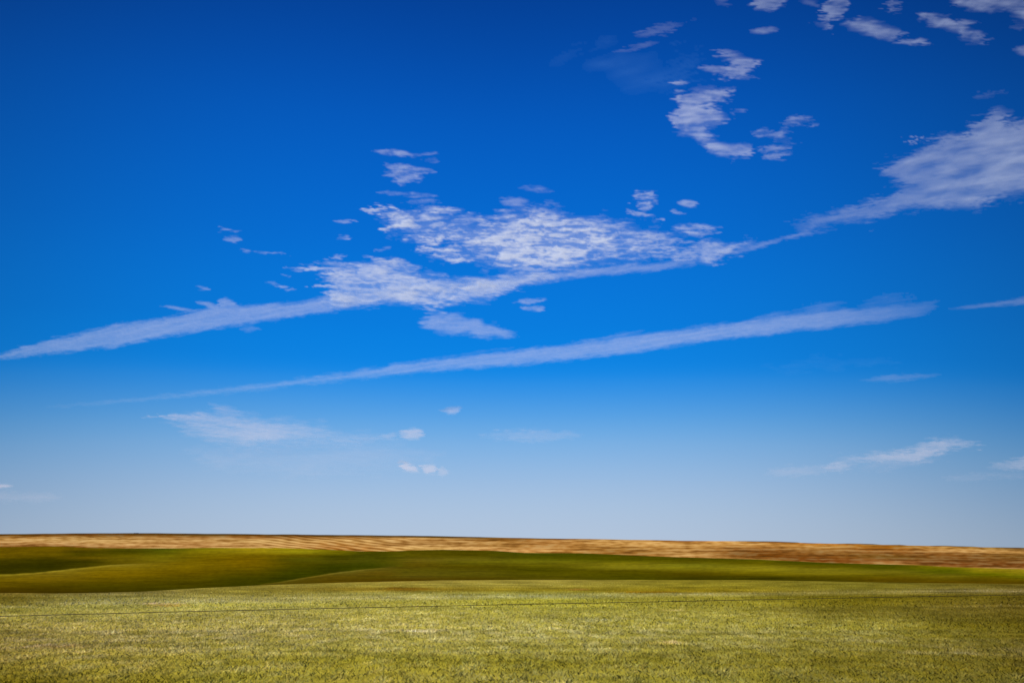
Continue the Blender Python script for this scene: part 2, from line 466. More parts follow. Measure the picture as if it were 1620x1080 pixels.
# ---------- stubble and plough land up to the skyline
sky_y = skyLine(PX) + 0.45 * fbm(PX / 70, PX * 0 + 3, 8, 3)
NS = 46
vs = np.linspace(0, 1, NS)[:, None]
yS = (top + 1.0) + (sky_y - top - 1.0) * vs
xS = np.broadcast_to(PX, yS.shape)
YS = np.exp(np.log(1060.0) * (1 - vs) + np.log(2600.0) * vs) * np.ones_like(xS)
XS = tanL * YS
ZS = CAMZ + YS * tan_el(yS)
h = 1 - vs * np.ones_like(xS)            # 0 at the skyline, 1 at the hedge of green
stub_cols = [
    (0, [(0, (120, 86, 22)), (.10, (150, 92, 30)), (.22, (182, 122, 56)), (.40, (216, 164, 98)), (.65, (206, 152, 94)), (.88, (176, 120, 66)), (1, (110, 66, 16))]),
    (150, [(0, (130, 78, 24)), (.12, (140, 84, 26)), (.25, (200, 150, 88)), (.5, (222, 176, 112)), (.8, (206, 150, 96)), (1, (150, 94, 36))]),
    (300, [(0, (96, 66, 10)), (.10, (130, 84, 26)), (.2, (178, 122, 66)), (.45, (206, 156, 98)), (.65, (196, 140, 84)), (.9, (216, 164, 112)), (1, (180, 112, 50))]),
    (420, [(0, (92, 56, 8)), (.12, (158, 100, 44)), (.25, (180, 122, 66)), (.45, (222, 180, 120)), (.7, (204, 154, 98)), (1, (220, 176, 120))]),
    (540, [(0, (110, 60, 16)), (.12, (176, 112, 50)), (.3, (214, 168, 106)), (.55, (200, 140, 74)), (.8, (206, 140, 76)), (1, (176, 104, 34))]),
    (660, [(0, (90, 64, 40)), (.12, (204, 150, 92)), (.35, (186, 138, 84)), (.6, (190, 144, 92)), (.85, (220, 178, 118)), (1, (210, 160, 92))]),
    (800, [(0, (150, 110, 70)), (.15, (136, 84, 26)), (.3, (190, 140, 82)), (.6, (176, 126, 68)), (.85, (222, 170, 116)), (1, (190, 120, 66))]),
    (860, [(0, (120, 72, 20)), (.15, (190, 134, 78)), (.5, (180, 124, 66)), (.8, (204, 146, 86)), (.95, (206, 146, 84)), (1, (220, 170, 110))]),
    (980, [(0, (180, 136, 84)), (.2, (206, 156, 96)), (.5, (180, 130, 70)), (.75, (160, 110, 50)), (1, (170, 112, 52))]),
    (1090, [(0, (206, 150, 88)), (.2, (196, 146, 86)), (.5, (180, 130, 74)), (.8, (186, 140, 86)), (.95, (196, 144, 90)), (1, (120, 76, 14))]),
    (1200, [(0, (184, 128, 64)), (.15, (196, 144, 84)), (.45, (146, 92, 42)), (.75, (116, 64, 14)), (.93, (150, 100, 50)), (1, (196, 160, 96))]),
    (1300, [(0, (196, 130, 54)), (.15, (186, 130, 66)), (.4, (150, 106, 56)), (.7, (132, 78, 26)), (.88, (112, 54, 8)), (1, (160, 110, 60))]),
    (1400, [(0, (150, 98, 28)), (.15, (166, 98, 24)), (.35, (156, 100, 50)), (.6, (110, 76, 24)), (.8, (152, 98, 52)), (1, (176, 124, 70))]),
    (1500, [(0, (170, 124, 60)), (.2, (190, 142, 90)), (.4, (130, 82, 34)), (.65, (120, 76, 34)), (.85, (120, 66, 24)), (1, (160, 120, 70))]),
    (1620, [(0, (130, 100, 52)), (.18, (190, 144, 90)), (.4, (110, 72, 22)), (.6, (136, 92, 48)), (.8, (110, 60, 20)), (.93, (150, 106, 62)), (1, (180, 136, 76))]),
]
cS = interp_columns(stub_cols, np.clip(xS, 0, 1620), h)
yr = (yS - sky_y)                         # px below skyline
s1 = fbm(xS / 75, yr / 2.8 + xS / 200, 41, 3)
s2 = fbm(xS / 15, yr / 2.6, 44, 2)
s3 = fbm(xS / 85 + 7, yr / 4.2 + xS / 300, 47, 3)
tone = np.clip(s1 * 0.62 + s3 * 0.22 + s2 * 0.34, -.42, .36) + 0.05 * sst(900, 300, xS)
# plough stripes fanning out
m = sst(360, 440, xS) * sst(680, 600, xS)
ph = (yr - (xS - 380) * 0.115 - 2.6 * fbm(xS / 120, yr / 9, 48, 2)) / 4.0
tone = tone * (1 - 0.45 * m) + m * 0.36 * np.sin(ph * 2 * np.pi + 1.2 * s1)
m = sst(40, 90, xS) * sst(260, 200, xS) * np.exp(-((yr - 6) / 3.0) ** 2)
tone = tone + m * 0.22 * np.sin((xS + yr * 9) / 11.0 * np.pi)
up = np.clip(tone * 1.9, 0, .8)[..., None]; dn = np.clip(-tone * 1.7, 0, .8)[..., None]
cS = cS * np.array([.96, .98, .90])
lum = (cS.mean(-1, keepdims=True) / 140.0)
cS = cS * (1 - up) + np.array([230, 192, 128]) * np.clip(lum, .6, 1.05) * up
cS = cS * (1 - dn) + np.array([118, 74, 24]) * np.clip(lum, .6, 1.1) * dn
# pale headland next to the green crop
hd = np.exp(-((yS - top - 1.9) / 1.0) ** 2) * sst(600, 680, xS) * (0.4 + 0.6 * sst(-.3, .3, fbm(xS / 90, xS * 0, 61, 2)))
cS = cS * (1 - 0.6 * hd[..., None]) + np.array([224, 180, 124]) * 0.6 * hd[..., None]
# dark line along the top on the left
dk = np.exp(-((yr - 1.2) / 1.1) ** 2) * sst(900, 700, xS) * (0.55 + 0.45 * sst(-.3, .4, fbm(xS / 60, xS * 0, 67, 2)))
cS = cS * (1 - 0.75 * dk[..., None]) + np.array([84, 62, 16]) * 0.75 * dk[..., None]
cS = np.clip(cS, 3, 250)
sx_ = np.vstack([XS, XS[-1:] * 1.04, XS[-1:] * 1.3])
sy_ = np.vstack([YS, YS[-1:] * 1.04, YS[-1:] * 1.3])
sz_ = np.vstack([ZS, ZS[-1:] - 2, ZS[-1:] - 40])
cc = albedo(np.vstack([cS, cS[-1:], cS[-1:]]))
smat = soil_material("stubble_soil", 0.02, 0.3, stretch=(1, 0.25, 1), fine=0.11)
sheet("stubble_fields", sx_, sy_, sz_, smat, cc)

# ---------- far rise just peeping over the skyline, and land running on to the horizon
pk = np.interp(PX, [-300, 0, 150, 330, 420, 560, 700, 760, 850, 1150, 1170, 1215, 1262, 1275, 1318, 1345, 1382, 1398, 1425, 1440, 1462, 1495, 1540, 1555, 1590, 1625, 1900],
               [-1, .3, .9, 1.0, .6, 1.1, 1.0, .7, -1, -1, .5, 1.0, .8, -1, -.2, .8, 1.0, -.1, 1.0, -.3, -.4, 1.0, .8, -.2, .9, 1.0, .5])
yR = sky_y - pk * 0.9
fx, fy, fz = [], [], []
for Yk, off in ((5200, None), (6000, 0), (7000, None), (60000, None), (200000, None)):
    Yv = np.full_like(tanL, Yk)
    tt = np.clip(tanL, -3, 3)
    fx.append(tt * Yv); fy.append(Yv)
    base = CAMZ + 6000 * tan_el(yR)
    if off is None:
        fz.append(base - (60 if Yk < 10000 else 160))
    else:
        fz.append(base)
fx, fy, fz = map(np.array, (fx, fy, fz))
fz[0] = base - 70
rc = np.broadcast_to(albedo((92, 90, 88)), fx.shape + (3,)).copy()
sheet("distant_ridge", fx, fy, fz, soil_material("far_scrub", 0.004, 0.6), rc)

# ------------------------------------------------------------------ grass blades standing in the field (ground cover)
rng = np.random.default_rng(7)


def blades(n, y0, y1, hgt, wid, pw):
    """blades scattered over the field between depths y0 and y1"""
    u = rng.random(n)
    Y = (y0 ** pw + u * (y1 ** pw - y0 ** pw)) ** (1 / pw)
    X = (rng.random(n) * 2 - 1) * 0.98 * Y
    return X, Y, hgt * (0.55 + 0.9 * rng.random(n)), wid * (0.6 + 0.8 * rng.random(n))


sets = [blades(230000, 10.5, 24, 0.047, 0.018, 1.6), blades(200000, 22, 46, 0.06, 0.03, 1.5), blades(170000, 44, 170, 0.085, 0.075, 0.9)]
X = np.concatenate([s[0] for s in sets]); Y = np.concatenate([s[1] for s in sets])
H = np.concatenate([s[2] for s in sets]); W = np.concatenate([s[3] for s in sets])
# clumping: thin out between the tufts
cl = fbm(X / 0.55, Y / 0.8, 91, 3)
keep = rng.random(len(X)) < 0.45 + 0.9 * np.clip(cl + 0.25, 0, 1)
X, Y, H, W, cl = X[keep], Y[keep], H[keep], W[keep], cl[keep]
H = H * (1 + 0.5 * cl)
Zg, rowg = near_height(X, Y)
edge_x = fieldEdge(np.clip(X / Y * F / CP + 810, -300, 1900))
keep = rowg > edge_x + 1.2
X, Y, H, W, cl, Zg, rowg = (q[keep] for q in (X, Y, H, W, cl, Zg, rowg))
n = len(X)
ang = rng.random(n) * 2 * np.pi
lean = np.clip(rng.normal(0.85, 0.30, n), 0.1, 1.35)
la = rng.random(n) * 2 * np.pi
dx, dy = np.cos(ang) * W / 2, np.sin(ang) * W / 2
H = H * 1.35
lx, ly = np.cos(la) * H * np.sin(lean), np.sin(la) * H * np.sin(lean)
v = np.empty((n, 4, 3))
v[:, 0] = np.stack([X - dx, Y - dy, Zg - 0.01], -1)
v[:, 1] = np.stack([X + dx, Y + dy, Zg - 0.01], -1)
v[:, 2] = np.stack([X + dx * .8 + lx * .45, Y + dy * .8 + ly * .45, Zg + H * 0.45 * np.cos(lean) + 0.006], -1)
v[:, 3] = np.stack([X + lx * 1.2, Y + ly * 1.2, Zg + H * np.cos(lean) + 0.004], -1)
fpx = X / Y * F / CP + 810
base = near_rgb(fpx, rowg, X, Y)
rnd = np.exp(rng.normal(0, 0.06, n)) * (1 + 0.30 * cl)
warm = rng.normal(0, 0.025, n)
cl2 = fbm(X / 0.9 + 3, Y / 1.6, 95, 3)
bc = base * rnd[:, None] * (1 + 0.12 * cl2[:, None]) * np.stack([1 + warm, 1.015 * np.ones(n), (1.02 - warm * 1.5) * (1 + 0.32 * np.clip(cl + cl2, -.6, .6))], -1)
bc = albedo(np.clip(bc, 8, 235))
c = np.repeat(bc[:, None, :], 4, 1)
c[:, :2] *= np.array([1.20, 1.22, 1.5])
c[:, 2:] *= np.array([1.25, 1.27, 1.75])
gm, nt, out = new_mat("grass_blade")
att = node(nt, "ShaderNodeAttribute", attribute_name="tint")
df = node(nt, "ShaderNodeBsdfDiffuse", Roughness=0.8)
tr = nt.nodes.new("ShaderNodeBsdfTranslucent")
nz_ = node(nt, "ShaderNodeTexNoise", Scale=9.0, Detail=3.0)
geo = nt.nodes.new("ShaderNodeNewGeometry")
nt.links.new(geo.outputs["Position"], nz_.inputs["Vector"])
vn = nt.nodes.new("ShaderNodeVectorMath"); vn.operation = 'MULTIPLY_ADD'
nt.links.new(geo.outputs["Normal"], vn.inputs[0]); vn.inputs[1].default_value = (0.35, 0.35, 0.35); vn.inputs[2].default_value = (0, 0, 0.8)
vnn = nt.nodes.new("ShaderNodeVectorMath"); vnn.operation = 'NORMALIZE'
nt.links.new(vn.outputs[0], vnn.inputs[0]); nt.links.new(vnn.outputs[0], df.inputs["Normal"])
vm = nt.nodes.new("ShaderNodeVectorMath"); vm.operation = 'SCALE'
nt.links.new(att.outputs["Color"], vm.inputs[0])
nt.links.new(mth(nt, 'ADD', nz_.outputs["Fac"], 0.75), vm.inputs["Scale"])
nt.links.new(vm.outputs[0], df.inputs[0]); nt.links.new(vm.outputs[0], tr.inputs[0])
ms = nt.nodes.new("ShaderNodeMixShader"); ms.inputs[0].default_value = 0.3
nt.links.new(df.outputs[0], ms.inputs[1]); nt.links.new(tr.outputs[0], ms.inputs[2])
nt.links.new(ms.outputs[0], out.inputs[0])
fi = np.arange(n)[:, None] * 4 + np.array([[0, 1, 2, 3]])
gb = mesh_obj("grass", v.reshape(-1, 3), fi, gm, col=c.reshape(-1, 3), smooth=False)
tag(gb, "short pale green grass covering the near field", "grass", kind="stuff")

# ------------------------------------------------------------------ wire fence crossing the near field
import bmesh


def empty(name, loc):
    o = bpy.data.objects.new(name, None)
    COL.objects.link(o)
    o.location = loc
    return o


def plain_mat(name, rgb, scale=8, rough=0.6, metal=0.0):
    m, nt, out = new_mat(name)
    b = nt.nodes.new("ShaderNodeBsdfPrincipled")
    nz = node(nt, "ShaderNodeTexNoise", Scale=float(scale), Detail=5.0)
    g = nt.nodes.new("ShaderNodeNewGeometry")
    nt.links.new(g.outputs["Position"], nz.inputs["Vector"])
    r = nt.nodes.new("ShaderNodeValToRGB")
    r.color_ramp.elements[0].color = (*[c * 0.6 for c in rgb], 1)
    r.color_ramp.elements[1].color = (*[min(1, c * 1.4) for c in rgb], 1)
    nt.links.new(nz.outputs["Fac"], r.inputs[0])
    nt.links.new(r.outputs[0], b.inputs["Base Color"])
    b.inputs["Roughness"].default_value = rough
    b.inputs["Metallic"].default_value = metal
    nt.links.new(b.outputs[0], out.inputs[0])
    return m


def tube(bm, pts, r, seg=8):
    rings = []
    for i, p in enumerate(pts):
        a = Vector(pts[max(i - 1, 0)]); b = Vector(pts[min(i + 1, len(pts) - 1)])
        q = (b - a).to_track_quat('Z', 'Y')
        rr_ = r[i] if isinstance(r, (list, tuple)) else r
        rings.append([bm.verts.new(Vector(p) + q @ Vector((rr_ * math.cos(t * 2 * math.pi / seg), rr_ * math.sin(t * 2 * math.pi / seg), 0))) for t in range(seg)])
    for A, B in zip(rings, rings[1:]):
        for t in range(seg):
            bm.faces.new((A[t], A[(t + 1) % seg], B[(t + 1) % seg], B[t]))
    bm.faces.new(rings[0][::-1]); bm.faces.new(rings[-1])


def bm_obj(name, bm, mat, parent):
    me = bpy.data.meshes.new(name)
    bmesh.ops.recalc_face_normals(bm, faces=bm.faces)
    bm.to_mesh(me); bm.free()
    for p in me.polygons: p.use_smooth = True
    me.materials.append(mat)
    o = bpy.data.objects.new(name, me)
    COL.objects.link(o)
    o.parent = parent
    return o


wire_pts = []
for px, py in ((-330, 981.0), (-160, 977.6), (0, 974.2), (270, 967.4), (540, 961.2), (810, 955.6), (1080, 950.4), (1350, 945.0), (1620, 940.2), (1800, 937.2), (1960, 934.6)):
    t = float(tan_el(py)); Yw = 1.05 / -t
    wire_pts.append((float((px - 810) / F * (CP * Yw - 1.05 * SP)) , Yw, CAMZ - 1.05))
wire_mat = plain_mat("rusty_wire", (0.035, 0.028, 0.015), 30, 0.6, 0.4)
wood_mat = plain_mat("weathered_wood", (0.16, 0.12, 0.08), 12, 0.85)
fence = empty("wire_fence", (0, 13.5, CAMZ - 2.3))
tag(fence, "single dark strand of fence wire stretched across the near grass field", "fence")
bm = bmesh.new()
tube(bm, [(p[0], p[1] - 13.5, p[2] - (CAMZ - 2.3)) for p in wire_pts], 0.0054, 8)
bm_obj("wire", bm, wire_mat, fence)
for p in (wire_pts[0], wire_pts[-1]):
    zg = float(near_height(np.array([p[0]]), np.array([p[1]]))[0][0])
    bm = bmesh.new()
    b0 = (p[0], p[1] - 13.5, zg - 0.3 - (CAMZ - 2.3))
    tube(bm, [b0, (b0[0] + .01, b0[1], b0[2] + .7), (b0[0], b0[1] + .01, p[2] - (CAMZ - 2.3) + 0.1), (b0[0], b0[1] + .01, p[2] - (CAMZ - 2.3) + 0.13)], [.06, .057, .054, .035], 12)
    bm_obj("post", bm, wood_mat, fence)

# ------------------------------------------------------------------ low building on the skyline
by = 2590.0
bxp, byp = 211.5, 843.6
bx0 = (bxp - 810) / F * CP * by
bz0 = CAMZ + by * float(tan_el(byp)) - 1.4
barn = empty("barn", (bx0, by, bz0))
tag(barn, "tiny dark low barn on the far left skyline above the stubble", "barn")
bm = bmesh.new()
bmesh.ops.create_cube(bm, size=1)
for vtx in bm.verts:
    vtx.co = Vector((vtx.co.x * 15, vtx.co.y * 8, (vtx.co.z + .5) * 2.4))
bm_obj("wall", bm, plain_mat("dark_boards", (0.06, 0.045, 0.04), 0.5), barn)
bm = bmesh.new()
P = [(-8, -4.6, 2.35), (8, -4.6, 2.35), (8, 4.6, 2.35), (-8, 4.6, 2.35), (-8, 0, 4.0), (8, 0, 4.0)]
V = [bm.verts.new(p) for p in P]
for f in ((0, 1, 5, 4), (2, 3, 4, 5), (0, 4, 3), (1, 2, 5), (3, 2, 1, 0)):
    bm.faces.new([V[i] for i in f])
bm_obj("roof", bm, plain_mat("dark_sheet_roof", (0.08, 0.06, 0.06), 0.5), barn)
for p in barn.children:
    for q in p.data.polygons: q.use_smooth = False

# ------------------------------------------------------------------ clouds
def cloud_material(name, rgb, tex=1.0):
    m, nt, out = new_mat(name)
    att = node(nt, "ShaderNodeAttribute", attribute_name="cover")
    geo = nt.nodes.new("ShaderNodeNewGeometry")
    mp = nt.nodes.new("ShaderNodeMapping")
    mp.inputs["Scale"].default_value = (0.001, 0.001, 0.001)
    nt.links.new(geo.outputs["Position"], mp.inputs[0])
    nz = node(nt, "ShaderNodeTexNoise", Scale=9.0, Detail=4.0, Roughness=0.6)
    nt.links.new(mp.outputs[0], nz.inputs["Vector"])
    k = mth(nt, 'ADD', mth(nt, 'MULTIPLY', mth(nt, 'SUBTRACT', nz.outputs["Fac"], 0.5), 0.5 * 0.45 * tex), 1.0)
    a = mth(nt, 'MULTIPLY', att.outputs["Fac"], k, clamp=True)
    tl = nt.nodes.new("ShaderNodeBsdfTranslucent")
    tl.inputs[0].default_value = (*rgb, 1)
    df = nt.nodes.new("ShaderNodeBsdfDiffuse")
    df.inputs[0].default_value = (*rgb, 1)
    ms = nt.nodes.new("ShaderNodeMixShader"); ms.inputs[0].default_value = 0.12
    nt.links.new(tl.outputs[0], ms.inputs[1]); nt.links.new(df.outputs[0], ms.inputs[2])
    tp = nt.nodes.new("ShaderNodeBsdfTransparent")
    mx = nt.nodes.new("ShaderNodeMixShader")
    nt.links.new(a, mx.inputs[0]); nt.links.new(tp.outputs[0], mx.inputs[1]); nt.links.new(ms.outputs[0], mx.inputs[2])
    nt.links.new(mx.outputs[0], out.inputs[0])
    return m


M_CLOUD = cloud_material("ice_cloud", (0.64, 0.70, 0.81))
M_DIM = cloud_material("thin_ice_cloud", (0.455, 0.53, 0.68))
M_VEIL = cloud_material("faint_veil", (0.16, 0.42, 0.80))
M_WARM = cloud_material("low_cloud", (0.74, 0.70, 0.75), 0.5)


def sd_poly(px, py, pts):
    """signed distance (negative inside) to a closed outline"""
    P = np.array(pts, float); Q = np.roll(P, -1, 0)
    dmin = np.full(px.shape, 1e9); inside = np.zeros(px.shape, bool)
    for (ax, ay), (bx, by) in zip(P, Q):
        ex, ey = bx - ax, by - ay
        wx, wy = px - ax, py - ay
        t = np.clip((wx * ex + wy * ey) / (ex * ex + ey * ey + 1e-9), 0, 1)
        dmin = np.minimum(dmin, (wx - ex * t) ** 2 + (wy - ey * t) ** 2)
        c = ((ay > py) != (by > py)) & (px < (bx - ax) * (py - ay) / (by - ay + 1e-12) + ax)
        inside ^= c
    dd = np.sqrt(dmin)
    return np.where(inside, -dd, dd)


CLOUD_N = [0]


def cloud(name, label, cat, prims, alt=6000, op=0.8, mottle=0.35, thr=0.5, soft=0.28, fs=1.0, warp=5.0, mat=None, group=None,
          step=1.5, streak=0.0, floor=0.0, fade=None, grain=1.0, slant=0.0):
    """prims: ('p', feather, strength, outline) or ('s', x0, y0, x1, y1, halfwidth, strength)"""
    CLOUD_N[0] += 1
    seed = CLOUD_N[0] * 101
    xs, ys = [], []
    for p in prims:
        if p[0] == 'p':
            q = np.array(p[3]); pad = p[1] * 1.5 + 14
            xs += [q[:, 0].min() - pad, q[:, 0].max() + pad]; ys += [q[:, 1].min() - pad, q[:, 1].max() + pad]
        else:
            xs += [min(p[1], p[3]) - 22, max(p[1], p[3]) + 22]; ys += [min(p[2], p[4]) - p[5] * 3 - 10, max(p[2], p[4]) + p[5] * 3 + 10]
    gx = np.arange(min(xs), max(xs), step); gy = np.arange(min(ys), max(ys), step)
    GX, GY = np.meshgrid(gx, gy)
    # wisps follow the cloud layer itself: coordinates on the layer, in units of its height
    rx, ry, rz = ray(GX, GY)
    U, V = rx / rz, ry / rz
    wu = fbm(U * 9 * fs, V * 9 * fs, seed, 3); wv = fbm(U * 9 * fs + 40, V * 9 * fs, seed + 3, 3)
    lay = GY + slant * GX
    e1 = fbm(GX / 34, lay / 5.0, seed + 21, 3); e2 = fbm(GX / 11, lay / 2.6, seed + 23, 2)
    WX = GX + warp * (1.9 * wu + 2.1 * e1 + 1.2 * e2); WY = GY + warp * (0.8 * wv + 0.42 * e1 + 0.35 * e2)
    Mk = np.zeros_like(GX)
    for p in prims:
        if p[0] == 'p':
            s = sd_poly(WX, WY, p[3])
            Mk = np.maximum(Mk, p[2] * sst(1.25, -1.15, s / p[1]))
        else:
            _, x0, y0, x1, y1, hw, stg = p
            ex, ey = x1 - x0, y1 - y0; L2 = ex * ex + ey * ey
            # strokes wander a little and taper at both ends
            t = ((WX - x0) * ex + (WY - y0) * ey) / L2
            px, py = WX - (x0 + ex * t), WY - (y0 + ey * t)
            dist = np.hypot(px, py)
            env = np.clip(1 - (2 * t - 1) ** 2, 0, 1)
            w = hw * env ** 0.6 * 1.1 + 1e-3
            Mk = np.maximum(Mk, stg * sst(1.7, 0.15, dist / w) * env ** 0.35 * ((t > 0) & (t < 1)))
    k = 20 * fs
    n1 = fbm(U * k * 0.42 + wu * 0.6, V * k * 0.62 + wv * 0.6, seed + 7, 4, 0.55)
    n2 = fbm(U * k * 1.2 + wv, V * k * 1.5, seed + 13, 3, 0.5)
    n1 = 0.50 * n1 + 0.45 * fbm(GX / (50 / fs), lay / (9 / fs), seed + 17, 3, 0.5) + 0.42 * fbm(GX / 95, lay / 26 + GX / 300, seed + 19, 2)
    if streak:
        sy = GY + slant * GX
        n1 = n1 * (1 - streak) + streak * fbm(GX / 90, sy / 4.0, seed + 5, 4)
    # thickness: a soft body broken up by the wisps, thin veil around it
    Mw = np.clip(Mk, 0, 1.3)
    g = mottle * (2.6 * n1 + 1.1 * n2 * grain)
    val = Mw + g * np.sqrt(Mw) * 1.1 - thr * 0.62
    D = np.clip(val / 1.0, 0, 1.5) ** 1.2
    D = D / (1 + 0.45 * D)
    D = np.maximum(D, floor * sst(0.1, 0.9, Mk))
    D = (D + 0.20 * sst(0.0, 0.9, Mk + 0.35 * n1)) * op * 0.69 * (0.22 + 0.78 * sst(0.08, 0.95, Mk + 0.22 * n1))
    if fade is not None:
        D = D * np.interp(GX, fade[0], fade[1])
    D = np.clip(D, 0, 0.97)
    D[0, :] = D[-1, :] = 0; D[:, 0] = D[:, -1] = 0
    on = D > 0.018
    q = on[:-1, :-1] | on[1:, :-1] | on[:-1, 1:] | on[1:, 1:]
    R, C = GX.shape
    idx = np.arange(R * C).reshape(R, C)
    f = np.stack([idx[:-1, :-1], idx[:-1, 1:], idx[1:, 1:], idx[1:, :-1]], -1)[q]
    used = np.unique(f)
    remap = np.full(R * C, -1); remap[used] = np.arange(len(used))
    hgt = alt + CLOUD_N[0] * 12.0
    T = hgt / rz
    # undulating underside of the layer
    T = T * (1 + 0.004 * n1)
    v = np.stack([rx * T, ry * T, rz * T + CAMZ], -1).reshape(-1, 3)[used]
    c0 = v.mean(0)
    o = mesh_obj(name, v - c0, remap[f], mat or M_CLOUD, dens=D.ravel()[used])
    o.location = c0
    tag(o, label, cat, group)
    return o


S = lambda *a: ('s',) + a
Pl = lambda fe, st, *pts: ('p', fe, st, pts)

# -- vapour trails
cloud("contrail", "upper long vapour trail running from the left edge into the broken cloud bank", "contrail", [
    Pl(7, 1.0, (-60, 580), (0, 568), (60, 561), (160, 552), (200, 544), (300, 526), (400, 511), (540, 489), (620, 477), (740, 462), (840, 450), (900, 441), (1040, 427), (1100, 418),
       (1100, 412), (1000, 419), (900, 428), (850, 433), (760, 445), (620, 456), (540, 466), (470, 478), (385, 484), (350, 484), (270, 501), (190, 512), (120, 528), (50, 545), (0, 560), (-60, 572)),
    Pl(4, .9, (340, 488), (342, 474), (356, 471), (372, 477), (386, 486)),
    S(254, 483, 312, 494, 4, .85), S(308, 476, 362, 493, 4.5, .95), S(376, 519, 412, 520, 7, .6)],
    op=.58, mottle=.17, thr=.36, soft=.36, warp=3, streak=.5, slant=.2, fs=1.2,
    fade=([0, 60, 300, 560, 700, 1000, 1100], [.8, .8, .95, 1, .8, .9, .6]))
cloud("contrail", "lower long straight vapour trail, widening and brightening toward the right", "contrail", [
    Pl(8, 1.0, (60, 647), (250, 631), (400, 617), (540, 601), (660, 589), (800, 579), (900, 569), (1000, 558), (1080, 545), (1200, 530), (1300, 519), (1400, 509), (1450, 501), (1484, 490),
       (1486, 474), (1440, 480), (1370, 488), (1330, 489), (1280, 494), (1200, 505), (1110, 517), (1080, 521), (980, 533), (900, 545), (800, 555), (740, 562), (640, 574), (540, 590), (400, 609), (250, 626), (60, 644)),
    S(1240, 499, 1350, 476, 10, .5), S(1340, 485, 1500, 462, 15, .5), S(1180, 508, 1260, 492, 7, .5), S(930, 543, 1020, 524, 6, .6), S(1060, 528, 1130, 510, 5, .5), S(710, 566, 800, 553, 5, .5)],
    op=.62, mottle=.15, thr=.38, soft=.38, warp=3, streak=.55, slant=.14, fs=1.1,
    fade=([60, 150, 300, 450, 640, 800, 1150, 1300, 1400, 1460, 1500], [.1, .32, .5, .66, .82, .92, .96, .78, .5, .26, .05]))
cloud("contrail", "short faint vapour trail at the right edge past the end of the lower trail", "contrail", [
    Pl(4, .9, (1500, 489), (1560, 487), (1640, 479), (1700, 472), (1700, 460), (1620, 469), (1570, 478), (1520, 485))],
    op=.42, mottle=.15, thr=.4, soft=.4, warp=2, streak=.5, slant=.1, mat=M_DIM)
cloud("contrail", "hair-thin vapour wisp linking the broken cloud bank to the big right-hand cloud", "contrail", [
    S(1130, 405, 1262, 373, 5.5, .8), S(1160, 392, 1200, 380, 6, .7), S(1220, 380, 1330, 362, 4, .6)], op=.48, mottle=.2, thr=.4, soft=.4, warp=3)

# -- broken bank in the middle
cloud("cloud", "largest broken mottled cloud bank in the middle of the sky, above the upper trail", "cloud", [
    Pl(20, .68, (600, 338), (640, 330), (700, 336), (760, 348), (800, 332), (830, 326), (880, 336), (950, 344), (1010, 358), (1070, 372), (1075, 392), (1050, 408), (960, 420), (900, 428),
       (840, 440), (800, 438), (772, 420), (740, 412), (690, 410), (680, 398), (730, 386), (650, 382), (620, 364)),
    Pl(18, 1.12, (740, 362), (800, 345), (850, 330), (900, 345), (960, 360), (970, 385), (930, 410), (860, 425), (810, 428), (780, 400), (735, 385)),
    S(566, 332, 642, 330, 3.5, .8), S(590, 346, 700, 343, 6, .8), S(600, 362, 690, 356, 7, .9), S(636, 378, 770, 372, 9, 1.0), S(640, 334, 745, 332, 4.5, .75),
    S(660, 397, 740, 392, 5, .8), S(668, 408, 760, 410, 5, .8)],
    op=1.08, mottle=.60, thr=.45, soft=.26, warp=8, fs=1.45, grain=1.2, floor=.10)
cloud("cloud", "ragged streaky cloud sitting on the upper trail, below and left of the largest bank", "cloud", [
    Pl(13, .95, (520, 425), (560, 416), (640, 424), (700, 442), (770, 440), (800, 450), (783, 468), (735, 476), (692, 487), (660, 482), (610, 476), (560, 484), (520, 482), (525, 462), (515, 444)),
    Pl(9, 1.15, (600, 455), (660, 448), (720, 452), (740, 462), (720, 476), (690, 486), (650, 480), (610, 474)),
    S(450, 424, 545, 424, 4, .9), S(505, 416, 585, 420, 6, .9), S(590, 414, 665, 426, 8, .9), S(520, 407, 556, 404, 3, .7), S(565, 405, 605, 410, 2.5, .6),
    S(493, 452, 580, 452, 4, .85), S(494, 463, 600, 468, 4, .95), S(664, 434, 712, 436, 6, .7), S(505, 437, 590, 440, 7, .85), S(660, 485, 705, 494, 5, .8)],
    op=.94, mottle=.48, thr=.42, soft=.27, warp=6, fs=1.3, floor=.10)
cloud("cloud", "pale knot of cloud under the big bank where its lower edge meets the upper trail", "cloud", [
    Pl(8, 1.0, (735, 448), (770, 442), (800, 436), (850, 430), (870, 436), (830, 450), (800, 462), (760, 470), (735, 466)),
    S(830, 445, 960, 426, 5, .8), S(800, 425, 870, 428, 5, .8)], op=.66, mottle=.45, thr=.46, soft=.3, warp=5, fs=1.6)
cloud("cloud", "frayed right-hand tip of the broken bank, beside the thin linking wisp", "cloud", [
    Pl(10, 1.0, (1056, 404), (1082, 388), (1120, 378), (1150, 384), (1188, 378), (1172, 394), (1142, 412), (1120, 418), (1070, 414)),
    S(1060, 362, 1132, 358, 6, .8), S(1080, 370, 1140, 369, 5, .8), S(1000, 370, 1066, 378, 7, .8), S(990, 392, 1050, 398, 7, .8), S(1108, 420, 1142, 422, 2.5, .6)],
    op=.70, mottle=.5, thr=.46, soft=.28, warp=6, fs=1.5)
cloud("cloud", "lens-shaped cloud alone between the two long trails", "cloud", [
    Pl(9, 1.0, (664, 513), (682, 499), (720, 497), (756, 505), (785, 517), (818, 529), (800, 534), (758, 533), (710, 529), (684, 524))],
    op=.58, mottle=.17, thr=.42, soft=.34, warp=5, fs=1.3)
